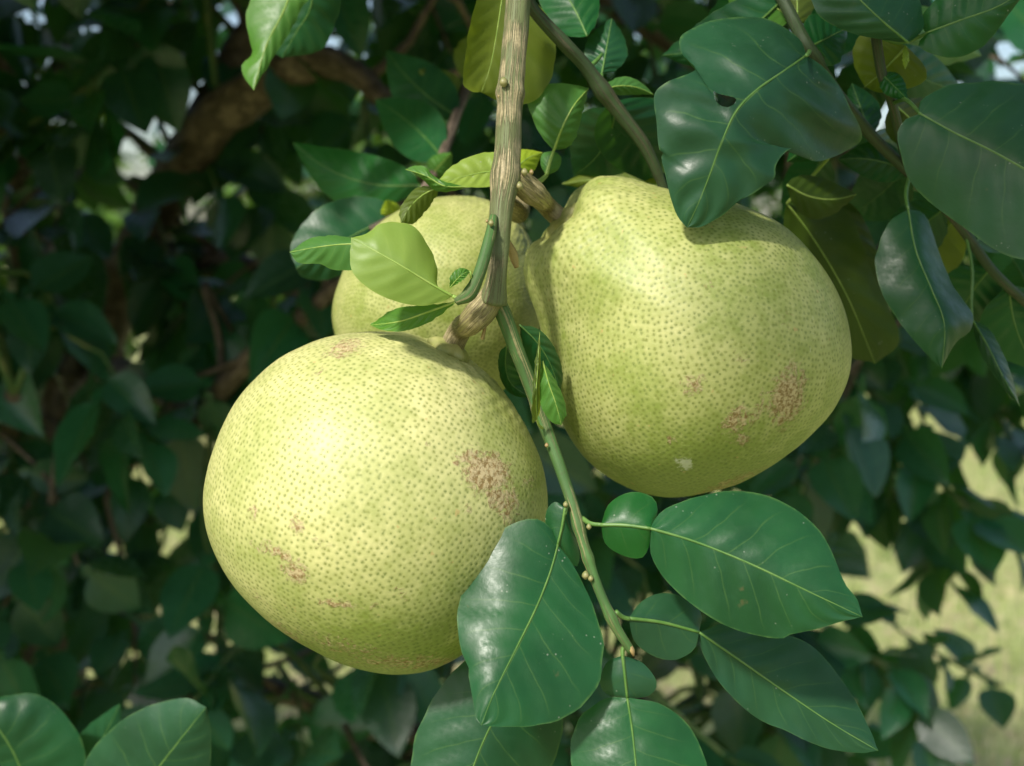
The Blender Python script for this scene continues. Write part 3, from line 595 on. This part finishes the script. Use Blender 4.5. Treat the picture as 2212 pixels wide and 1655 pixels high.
auto_leaf(b5, (930, 380, .69), (975, 330, .67), 26, LEAF_MID, seed=68, ribw=.0004)
auto_leaf(b5, (850, 470, .655), (835, 432, .645), 22, LEAF_YOUNG, seed=69, ribw=.0004)
auto_leaf(b5, (1010, 180, .80), (1080, 60, .82), 60, LEAF_OLIVE, seed=70)
b6 = empty('leafy_shoot', W(480, 1800, .60), 'two broad leaves on a low shoot below the round pomelo', 'shoot')
tube('stem', [W(*p) for p in [(330,1900,.62),(250,1800,.62),(150,1740,.64),(60,1720,.66)]], [M(8, .62)] * 4, TWIG, b6, n=20, ns=10)
leaf(b6, [(250,1800),(320,1690),(380,1610),(445,1528)], [(250,1800),(190,1740),(180,1655),(235,1580),(310,1530),(400,1508),(445,1528)], [(250,1800),(390,1790),(445,1700),(456,1620),(453,1560),(445,1528)], [.61,.60,.592,.588], .008, .006, seed=71, mat=LEAF)
leaf(b6, [(60,1720),(40,1650),(0,1580),(-60,1520)], [(60,1720),(-30,1740),(-90,1640),(-60,1520)], [(60,1720),(165,1680),(185,1630),(160,1570),(110,1515),(50,1498),(-60,1520)], [.66,.655,.65,.65], .006, .010, seed=72, mat=LEAF)
auto_leaf(b6, (150, 1740, .64), (260, 1520, .72), 55, LEAF, seed=73)

# ------------------------------------------------------------------ canopy leaves (shared meshes)
def canopy_leaf_geo(nl, ns, seed, L=1.0):
    "unit leaf along +Y, top to +Z, winged petiole included"
    rs = random.Random(seed); curl = rs.uniform(-.05, .30); fold = rs.uniform(.05, .42); twist = rs.uniform(-.5, .5); wd = rs.uniform(.25, .33)
    prof = [(0, .012), (.04, .02), (.07, .06), (.12, .085), (.165, .075), (.19, .02), (.22, .10), (.28, wd * .72), (.38, wd * .95), (.5, wd), (.63, wd * .93), (.76, wd * .70), (.87, wd * .42), (.95, wd * .17), (1, .0)]
    if nl < 8: prof = [(0, .012), (.2, .03), (.3, wd * .75), (.5, wd), (.72, wd * .78), (.9, wd * .32), (1, 0)]
    if nl == 4: prof = [(0, .015), (.32, wd * .85), (.68, wd * .85), (1, 0)]
    V, U, F = [], [], []; p1 = rs.uniform(0, 6)
    for (t, h) in prof:
        tw_ = twist * (t - .2)
        for k in range(-ns, ns + 1):
            s = k / ns; x = s * h; z = abs(s) * h * fold - curl * t * t + .012 * math.sin(t * 16 + p1 + s) * abs(s)
            V.append((x * math.cos(tw_), t, z + x * math.sin(tw_))); U.append((max(0, (t - .19) / .81), .5 + .5 * s))
    m = 2 * ns + 1
    for i in range(len(prof) - 1):
        for k in range(m - 1): F.append((i*m+k, i*m+k+1, (i+1)*m+k+1, (i+1)*m+k))
    return np.array(V), F, np.array(U)
VAR = [mesh_data('canopy_leaf', *canopy_leaf_geo(12, 2, s)[:2], LEAF_BACK, canopy_leaf_geo(12, 2, s)[2]) for s in range(10)]
VAR_LOW = [canopy_leaf_geo(6, 1, s) for s in range(10)]
VAR_MIN = [canopy_leaf_geo(4, 1, s) for s in range(10)]

def leaf_matrix(p, direc, up, L):
    y = direc.normalized(); z = (up - y * up.dot(y))
    if z.length < 1e-3: z = y.orthogonal()
    z.normalize(); x = y.cross(z)
    return Matrix.Translation(p) @ Matrix((x, y, z)).transposed().to_4x4() @ Matrix.Scale(L, 4)

def stuff_mesh(name, mats, geos, mat):
    "many leaves in one mesh"
    A, Fq, Uv, off = [], [], [], 0
    per = {}
    for i, m_ in enumerate(mats): per.setdefault(i % len(geos), []).append(np.array(m_))
    for g, ms in per.items():
        V, F, U = geos[g]; Mx = np.array(ms); n = len(V)
        P = np.einsum('nij,vj->nvi', Mx[:, :3, :3], V) + Mx[:, None, :3, 3]
        A.append(P.reshape(-1, 3)); Fa = np.array(F)
        Fq.append((Fa[None] + (np.arange(len(ms)) * n)[:, None, None] + off).reshape(-1, 4)); Uv.append(np.tile(U, (len(ms), 1))); off += len(ms) * n
    V = np.vstack(A); F = np.vstack(Fq); U = np.vstack(Uv)
    me = bpy.data.meshes.new(name); me.vertices.add(len(V)); me.vertices.foreach_set('co', V.astype(np.float32).ravel())
    me.loops.add(F.size); me.polygons.add(len(F)); me.loops.foreach_set('vertex_index', F.astype(np.int32).ravel())
    me.polygons.foreach_set('loop_start', np.arange(0, F.size, 4, dtype=np.int32)); me.polygons.foreach_set('use_smooth', np.ones(len(F), dtype=bool))
    me.update(calc_edges=True); l = me.uv_layers.new(name='UVMap'); l.data.foreach_set('uv', U[F.ravel()].astype(np.float32).ravel())
    me.materials.append(mat); return me

def rvec(s=1.0): return Vector((random.gauss(0, s), random.gauss(0, s), random.gauss(0, s)))
Z = Vector((0, 0, 1))
def sprig(a, c, n, L0, rng_=random):
    "leaves along the twig from a to c: list of matrices"
    out = []; ax = (c - a).normalized(); side = ax.orthogonal().normalized(); ph_ = random.uniform(0, 6)
    for k in range(n):
        t = .25 + .75 * (k + .5) / n; p = a.lerp(c, t); ph_ += 2.4
        s = Matrix.Rotation(ph_, 3, ax) @ side
        dr_ = (s * 1.0 + ax * random.uniform(.1, .7) + Vector((0, 0, -random.uniform(.1, .9))) + Vector((0, -.25, 0))).normalized()
        up = (Z + rvec(.55) - ax * .1 + Vector((0, -.75, 0))).normalized()
        out.append(leaf_matrix(p, dr_, up, L0 * random.uniform(.7, 1.2)))
    out.append(leaf_matrix(c, (ax + rvec(.2)).normalized(), (Z + rvec(.3)).normalized(), L0 * random.uniform(.6, 1.0)))
    return out

# ---- the pomelo tree behind: trunk, limbs, twigs, leaves
tree = empty('pomelo_tree', W(110, 1500, 2.2), 'dark leafy pomelo tree filling the background behind the fruit', 'tree')
base = W(105, 1300, 2.25); tree.location = (base.x, base.y, 0); ORG[tree.name] = Vector((base.x, base.y, 0))
def limb(name, P, rad, parent, mat=BARK_OLD, **kw):
    return tube(name, P, rad, mat, parent, **kw)
tp = [Vector((base.x, base.y, -.05)), Vector((base.x - .01, base.y, .35)), W(105, 1300, 2.25), W(120, 1050, 2.2), W(150, 900, 2.15)]
limb('trunk', tp, [.10, .075, .068, .066, .07], tree, n=30, ns=16, rough=.12)
LIMBS = [
 ([tp[-1], W(290, 560, 1.9), W(430, 300, 1.5), W(520, 220, 1.38), W(600, 165, 1.30), W(690, 135, 1.26), W(770, 160, 1.22), W(848, 236, 1.16)], [.05, .040, .032, .028, .024, .019, .014, .009]),
 ([tp[-1], W(250, 800, 1.9), W(430, 900, 1.55), W(470, 850, 1.5), W(560, 755, 1.42), W(655, 680, 1.38), W(800, 560, 1.3)], [.03, .022, .016, .015, .013, .011, .007]),
 ([tp[-1], W(180, 620, 2.0), W(350, 560, 1.8), W(520, 580, 1.7), W(760, 640, 1.7), W(1000, 560, 1.8)], [.045, .034, .028, .023, .017, .010]),
 ([tp[-1], W(60, 500, 2.0), W(20, 250, 1.85), W(-40, 0, 1.75), W(-100, -400, 1.7)], [.05, .04, .034, .028, .02]),
 ([W(430, 300, 1.5), W(560, 60, 1.5), W(760, -160, 1.45), W(1000, -420, 1.3), W(1200, -700, 1.0), Vector((.08, .45, 2.10)), Vector((.02, .12, 2.12))], [.03, .026, .022, .02, .015, .011, .006]),  # last stretch added out of view to carry the shading spray
 ([W(760, -160, 1.45), W(1050, -120, 1.5), W(1400, 60, 1.55), W(1700, 300, 1.6), W(1900, 560, 1.6)], [.02, .018, .016, .013, .008]),
 ([tp[2], W(250, 1350, 2.05), W(450, 1450, 1.8), W(700, 1520, 1.65), W(950, 1600, 1.6), W(1250, 1620, 1.6)], [.04, .028, .02, .016, .012, .007]),
 ([tp[2], W(60, 1150, 1.95), W(20, 1000, 1.6), W(30, 850, 1.35)], [.03, .022, .016, .01]),
]
SKEL = []
for P, r_ in LIMBS:
    limb('limb', P, r_, tree, n=60, ns=10, rough=.10, seed=len(SKEL))
    sp_ = spline([list(p) for p in P], 40); SKEL += [Vector(q) for q in sp_]
sk = kdtree.KDTree(len(SKEL))
for i, q in enumerate(SKEL): sk.insert(q, i)
sk.balance()

def spacing(x, y):
    "how far apart the sprays of leaves hang, over the picture"
    if x > 1930 and y > 820: return 900
    if x > 1780 and y > 780: return 290
    if x > 1150 and y > 780: return 128
    if x > 1480: return 150
    if y > 1000: return 134
    return 132
clusters, seen = [], []
for layer, (d0_, d1_) in enumerate(((1.35, 1.75), (1.7, 2.3))):
    pts = []
    for _ in range(2600):
        x = random.uniform(-140, 2260); y = random.uniform(-160, 1740)
        if 520 < x < 1130 and 780 < y < 1350 or 1230 < x < 1760 and 520 < y < 960: continue       # wholly behind the fruit
        r_ = spacing(x, y) * (1.2 if layer else 1.0)
        if all((x - q[0]) ** 2 + (y - q[1]) ** 2 > r_ * r_ for q in pts):
            pts.append((x, y)); p = W(x, y, random.uniform(d0_, d1_))
            if p.z > .12: clusters.append(p)
mats = []
for c in clusters:
    _, i, dist = sk.find(c); a = SKEL[i]
    m1 = a.lerp(c, .5) + Vector((random.gauss(0, .05), random.gauss(0, .05), abs(random.gauss(0, .06)) + .1 * dist))
    end = c + (c - m1).normalized() * .06 + Vector((0, -.03, -.05))
    Pq = [a, a.lerp(m1, .5) + rvec(.01), m1, m1.lerp(c, .6) + rvec(.01), c, end]
    V, F, U = tube_geo(Pq, [.006, .005, .0042, .0035, .0028, .0018], n=14, ns=5); obj('twig', V, F, BARK_OLD if random.random() < .5 else TWIG, a, tree, U)
    st = m1.lerp(c, .25)
    mats += sprig(st, end, random.randint(6, 10), .115)
# which leaves show largest: in frame, not behind other leaves' centres, by apparent size
def shown(m_):
    p = m_ @ Vector((0, .55, 0)); x, y, d = PX(p); L = m_.to_scale()[0]
    if d < .3 or not (-60 < x < PW + 60 and -60 < y < PH + 60): return 0
    n = (m_.to_3x3() @ Z).normalized(); v = (CAM - p).normalized()
    return (L / d) ** 2 * (.25 + abs(n.dot(v)))
lowV, lowF, o_ = [], [], 0
for i, m_ in enumerate(mats):
    V, F, U = VAR_MIN[i % 10]
    lowV += [m_ @ Vector(v) for v in V]; lowF += [tuple(q + o_ for q in f) for f in F]; o_ += len(V)
bvh = BVHTree.FromPolygons(lowV, lowF); nper = len(VAR_MIN[0][1])
def visible(i, m_):
    c = 0
    for q in ((0, .4, 0), (0, .6, 0), (.1, .5, 0), (-.1, .5, 0), (0, .8, -.05)):
        p = m_ @ Vector(q); dv = (p - CAM); h = bvh.ray_cast(CAM, dv.normalized())
        if h[2] is None or h[2] // nper == i or h[3] > dv.length - .02: c += 1
    return c / 5
score = [(shown(m_) * (.05 + visible(i, m_)), i) for i, m_ in enumerate(mats)]
score.sort(reverse=True); top = set(i for s_, i in score[:300])
for i in sorted(top):
    o = bpy.data.objects.new('leaf', VAR[i % 10]); C.objects.link(o); o.parent = tree
    m_ = mats[i].copy(); m_.translation -= ORG[tree.name]; o.matrix_local = m_
rest = [m_ for i, m_ in enumerate(mats) if i not in top]
# the crown above and behind: what shades the inside of the tree
crown = []
def fill(n, xr, yr, zr, keep=None):
    k = 0
    while k < n:
        p = Vector((random.uniform(*xr), random.uniform(*yr), random.uniform(*zr)))
        if keep and not keep(p): k += .2; continue
        dr_ = Vector((random.gauss(0, .7), random.gauss(-.3, .7), random.gauss(-.5, .4))).normalized()
        crown.append(leaf_matrix(p, dr_, (Z + rvec(.5)).normalized(), random.uniform(.10, .16))); k += 1
def above(p):
    x, y, d = PX(p); return d < 0 or y < -330 / max(d, .5)
def crown_shape(p):
    return above(p) and p.z < 2.55 - .75 * max(0, p.x + .3) - .12 * mnoise.noise(p * 3) and mnoise.noise(p * 2.3 + Vector((3, 1, 2))) > -.22
fill(7200, (-2.4, .8), (.60, 1.25), (1.55, 2.55), crown_shape)
fill(2000, (-2.6, .7), (1.25, 1.8), (1.75, 2.5), crown_shape)
fill(2000, (-3.0, -.75), (.8, 2.2), (.4, 1.9), lambda p: PX(p)[0] < -100)
fill(62, (-.15, .30), (.02, .36), (1.92, 2.25))  # unseen spray over the camera, added to shade the right pomelo and upper-right leaves
me = stuff_mesh('foliage', [Matrix.Translation(-ORG[tree.name]) @ m_ for m_ in rest + crown], VAR_LOW, LEAF_BACK)
fo = bpy.data.objects.new('foliage', me); C.objects.link(fo); fo.parent = tree; fo['kind'] = 'stuff'

# ---- slender branches reaching over the lawn, right
def side_branch(name, label, P, rad, n, L0, grp=None, mat=TWIG):
    b = empty(name, P[0], label, 'branch', grp); tube('stem', P, rad, mat, b, n=40, ns=8, rough=.06)
    q = spline([list(p) for p in P], 60); k0 = len(VAR)
    ph_ = random.uniform(0, 6)
    for k in range(n):
        t = .12 + .88 * k / (n - 1); i = min(58, int(t * 59)); p = Vector(q[i]); ax = Vector(q[i+1] - q[i]).normalized(); ph_ += 2.4
        s = Matrix.Rotation(ph_, 3, ax) @ ax.orthogonal().normalized()
        dr_ = (s + ax * .6 + Vector((0, -.2, -random.uniform(.2, .9)))).normalized()
        m_ = leaf_matrix(p, dr_, (Z + rvec(.4)).normalized(), L0 * random.uniform(.75, 1.2)); m_.translation -= P[0]
        o = bpy.data.objects.new('leaf', VAR[random.randrange(10)]); C.objects.link(o); o.parent = b; o.matrix_local = m_
side_branch('slender_branch', 'slender leafy branch arching down in front of the bright lawn', [W(1700,760,1.6), W(1840,815,1.55), W(1938,910,1.5), W(1993,1000,1.48), W(2060,1070,1.46), W(2120,1130,1.45), W(2180,1150,1.45)], [.007, .006, .005, .0045, .004, .003, .002], 22, .095)
side_branch('slender_branch', 'low leafy branch reaching sideways below the pear-shaped pomelo', [W(1560,960,1.7), W(1749,986,1.65), W(1884,1041,1.6), W(1971,1090,1.6), W(2020,1190,1.58), W(2040,1260,1.57)], [.009, .008, .007, .005, .004, .002], 26, .10)
side_branch('slender_branch', 'leafy branch drooping behind the lowest hanging leaves of the cluster', [W(1500,1330,1.5), W(1650,1380,1.5), W(1800,1400,1.5), W(1900,1430,1.48), W(1960,1500,1.46), W(2000,1580,1.45)], [.008, .007, .006, .005, .004, .002], 24, .10)
side_branch('slender_branch', 'short sprig of leaves standing out against the grass', [W(2160,1480,1.9), W(2080,1440,1.85), W(2000,1400,1.8), W(1940,1360,1.78)], [.005, .004, .003, .002], 10, .10)
side_branch('slender_branch', 'leafy branch behind the narrow hanging leaf at the crown edge', [W(1850,560,1.8), W(1980,700,1.8), W(2100,830,1.8), W(2180,940,1.78), W(2230,1020,1.78)], [.008, .007, .006, .004, .002], 26, .11)

# ------------------------------------------------------------------ ground, lawn, far trees
def ground_mat():
    t = NT('lawn_soil'); tc = t.n('TexCoord'); ob = tc.outputs['Object']
    n1 = t.noise(ob, 1.4, 4.0); n2 = t.noise(ob, 11.0, 5.0, .65); n3 = t.noise(ob, 70.0, 4.0, .7)
    col = t.mix(t.step(n2, .35, .65), (.28, .33, .11), (.42, .42, .20))
    col = t.mix(t.math('MULTIPLY', t.step(n2, .52, .64), .8), col, (.40, .31, .20))
    col = t.mix(t.math('MULTIPLY', t.step(n3, .5, .7), .5), col, (.10, .14, .03))
    p = t.n('BsdfPrincipled', {'Base Color': col, 'Roughness': .9, 'Specular IOR Level': .2, 'Normal': t.n('Bump', {'Strength': .7, 'Distance': .02, 'Height': n3}).outputs[0]})
    return t.out(p.outputs[0])
def grass_mat():
    t = NT('grass_blades'); geo = t.n('NewGeometry'); tc = t.n('TexCoord'); r_ = geo.outputs['Random Per Island']
    n1 = t.noise(tc.outputs['Object'], 1.6, 3.0)
    n2 = t.noise(tc.outputs['Object'], 5.0, 4.0, .6)
    col = t.mix(r_, (.26, .36, .09), (.48, .52, .22))
    col = t.mix(t.math('MULTIPLY', t.step(n2, .5, .62), .7), col, (.10, .22, .04))
    col = t.mix(t.math('MULTIPLY', t.step(t.math('ADD', n1, t.math('MULTIPLY', r_, .3)), .62, .8), .8), col, (.55, .47, .28))
    p = t.n('BsdfPrincipled', {'Base Color': col, 'Roughness': .6, 'Specular IOR Level': .3}); tr = t.n('BsdfTranslucent', {'Color': col})
    ms = t.n('MixShader', {0: .3}); t.t.links.new(p.outputs[0], ms.inputs[1]); t.t.links.new(tr.outputs[0], ms.inputs[2])
    return t.out(ms.outputs[0])
N_ = 40; V, F = [], []
for i in range(N_ + 1):
    for j in range(N_ + 1):
        u, v = (i / N_ * 2 - 1), (j / N_ * 2 - 1); x = 150 * u * abs(u) ** 1.6; y = 4 + 150 * v * abs(v) ** 1.6
        V.append((x, y, .03 * mnoise.noise(Vector((x * .3, y * .3, 0)))))
for i in range(N_):
    for j in range(N_): a = i * (N_ + 1) + j; F.append((a, a + N_ + 1, a + N_ + 2, a + 1))
g = obj('ground', V, F, ground_mat(), (0, 0, 0)); tag(g, 'sunlit lawn ground with dry straw patches', 'ground', kind='structure')
nb = 42000
bx_ = rng.uniform(-4.5, 6.0, nb); by_ = 1.9 + 8.5 * rng.random(nb) ** 1.5; hh = rng.uniform(.04, .13, nb); az = rng.uniform(0, 6.28, nb); ln = rng.uniform(.2, .9, nb) * hh; wd = rng.uniform(.002, .005, nb)
A = np.zeros((nb, 5, 3)); dx, dy = np.cos(az), np.sin(az)
for k, (hf, lf, s) in enumerate(((-.05, 0, -1), (-.05, 0, 1), (.6, .35, 1), (.6, .35, -1), (1, 1, 0))):
    A[:, k, 0] = bx_ + dx * ln * lf - dy * wd * s; A[:, k, 1] = by_ + dy * ln * lf + dx * wd * s; A[:, k, 2] = hh * hf
ix = (np.arange(nb) * 5)[:, None]
Fq = np.hstack([ix + np.array([0, 1, 2, 3])]); Ft = np.hstack([ix + np.array([3, 2, 4])])
me = bpy.data.meshes.new('grass'); me.from_pydata(A.reshape(-1, 3).tolist(), [], Fq.tolist() + Ft.tolist()); me.materials.append(grass_mat())
o = bpy.data.objects.new('grass', me); link(o, (0, 0, 0)); tag(o, 'short pale green grass growing across the lawn', 'grass', kind='stuff')

def far_tree(label, x, y, h, rad, n, seed, group='trees beyond the lawn'):
    random.seed(seed); t = empty('garden_tree', (x, y, 0), label, 'tree', group)
    P = [Vector((x, y, -.1)), Vector((x + .05, y, h * .25)), Vector((x - .05, y + .1, h * .5)), Vector((x, y, h * .8))]
    tube('trunk', P, [.14, .11, .08, .03], BARK_OLD, t, n=20, ns=10, rough=.1)
    for k in range(6):
        a = random.uniform(0, 6.28); q = Vector((x + math.cos(a) * rad * .7, y + math.sin(a) * rad * .7, h * random.uniform(.45, .85)))
        tube('limb', [Vector((x, y, h * (.22 + .06 * k))), Vector((x, y, h * .4)).lerp(q, .5) + Vector((0, 0, .1)), q], [.05, .03, .012], BARK_OLD, t, n=14, ns=6)
    lobes = [(Vector((x, y, h * .6)) + Vector((random.uniform(-1, 1) * rad * .65, random.uniform(-1, 1) * rad * .65, random.uniform(-.42, .38) * h)), random.uniform(.35, .6) * rad) for _ in range(14)]
    ms_ = []
    for k in range(n):
        c, r_ = random.choice(lobes); v = rvec(1).normalized(); p = c + v * r_ * random.uniform(.6, 1.05)
        if p.z < .15: continue
        ms_.append(leaf_matrix(p - Vector((x, y, 0)), (v + rvec(.6) + Vector((0, 0, -.5))).normalized(), (v + Z + rvec(.4)).normalized(), random.uniform(.12, .20)))
    me = stuff_mesh('crown', ms_, VAR_LOW, LEAF_FAR); c = bpy.data.objects.new('crown', me); C.objects.link(c); c.parent = t; c['kind'] = 'stuff'
far_tree('sunlit green tree beyond the lawn glimpsed left of the trunk', -4.2, 8.5, 2.5, 1.6, 5000, 1)
far_tree('sunlit green tree glimpsed between the limbs behind the round pomelo', -1.6, 10.5, 2.8, 1.7, 5000, 2)
far_tree('tree beyond the lawn behind the fruit cluster', 1.2, 12, 3.2, 1.8, 5000, 3)
far_tree('tree standing on the lawn beyond the slender branches', 5.2, 11, 2.7, 1.7, 5000, 4)
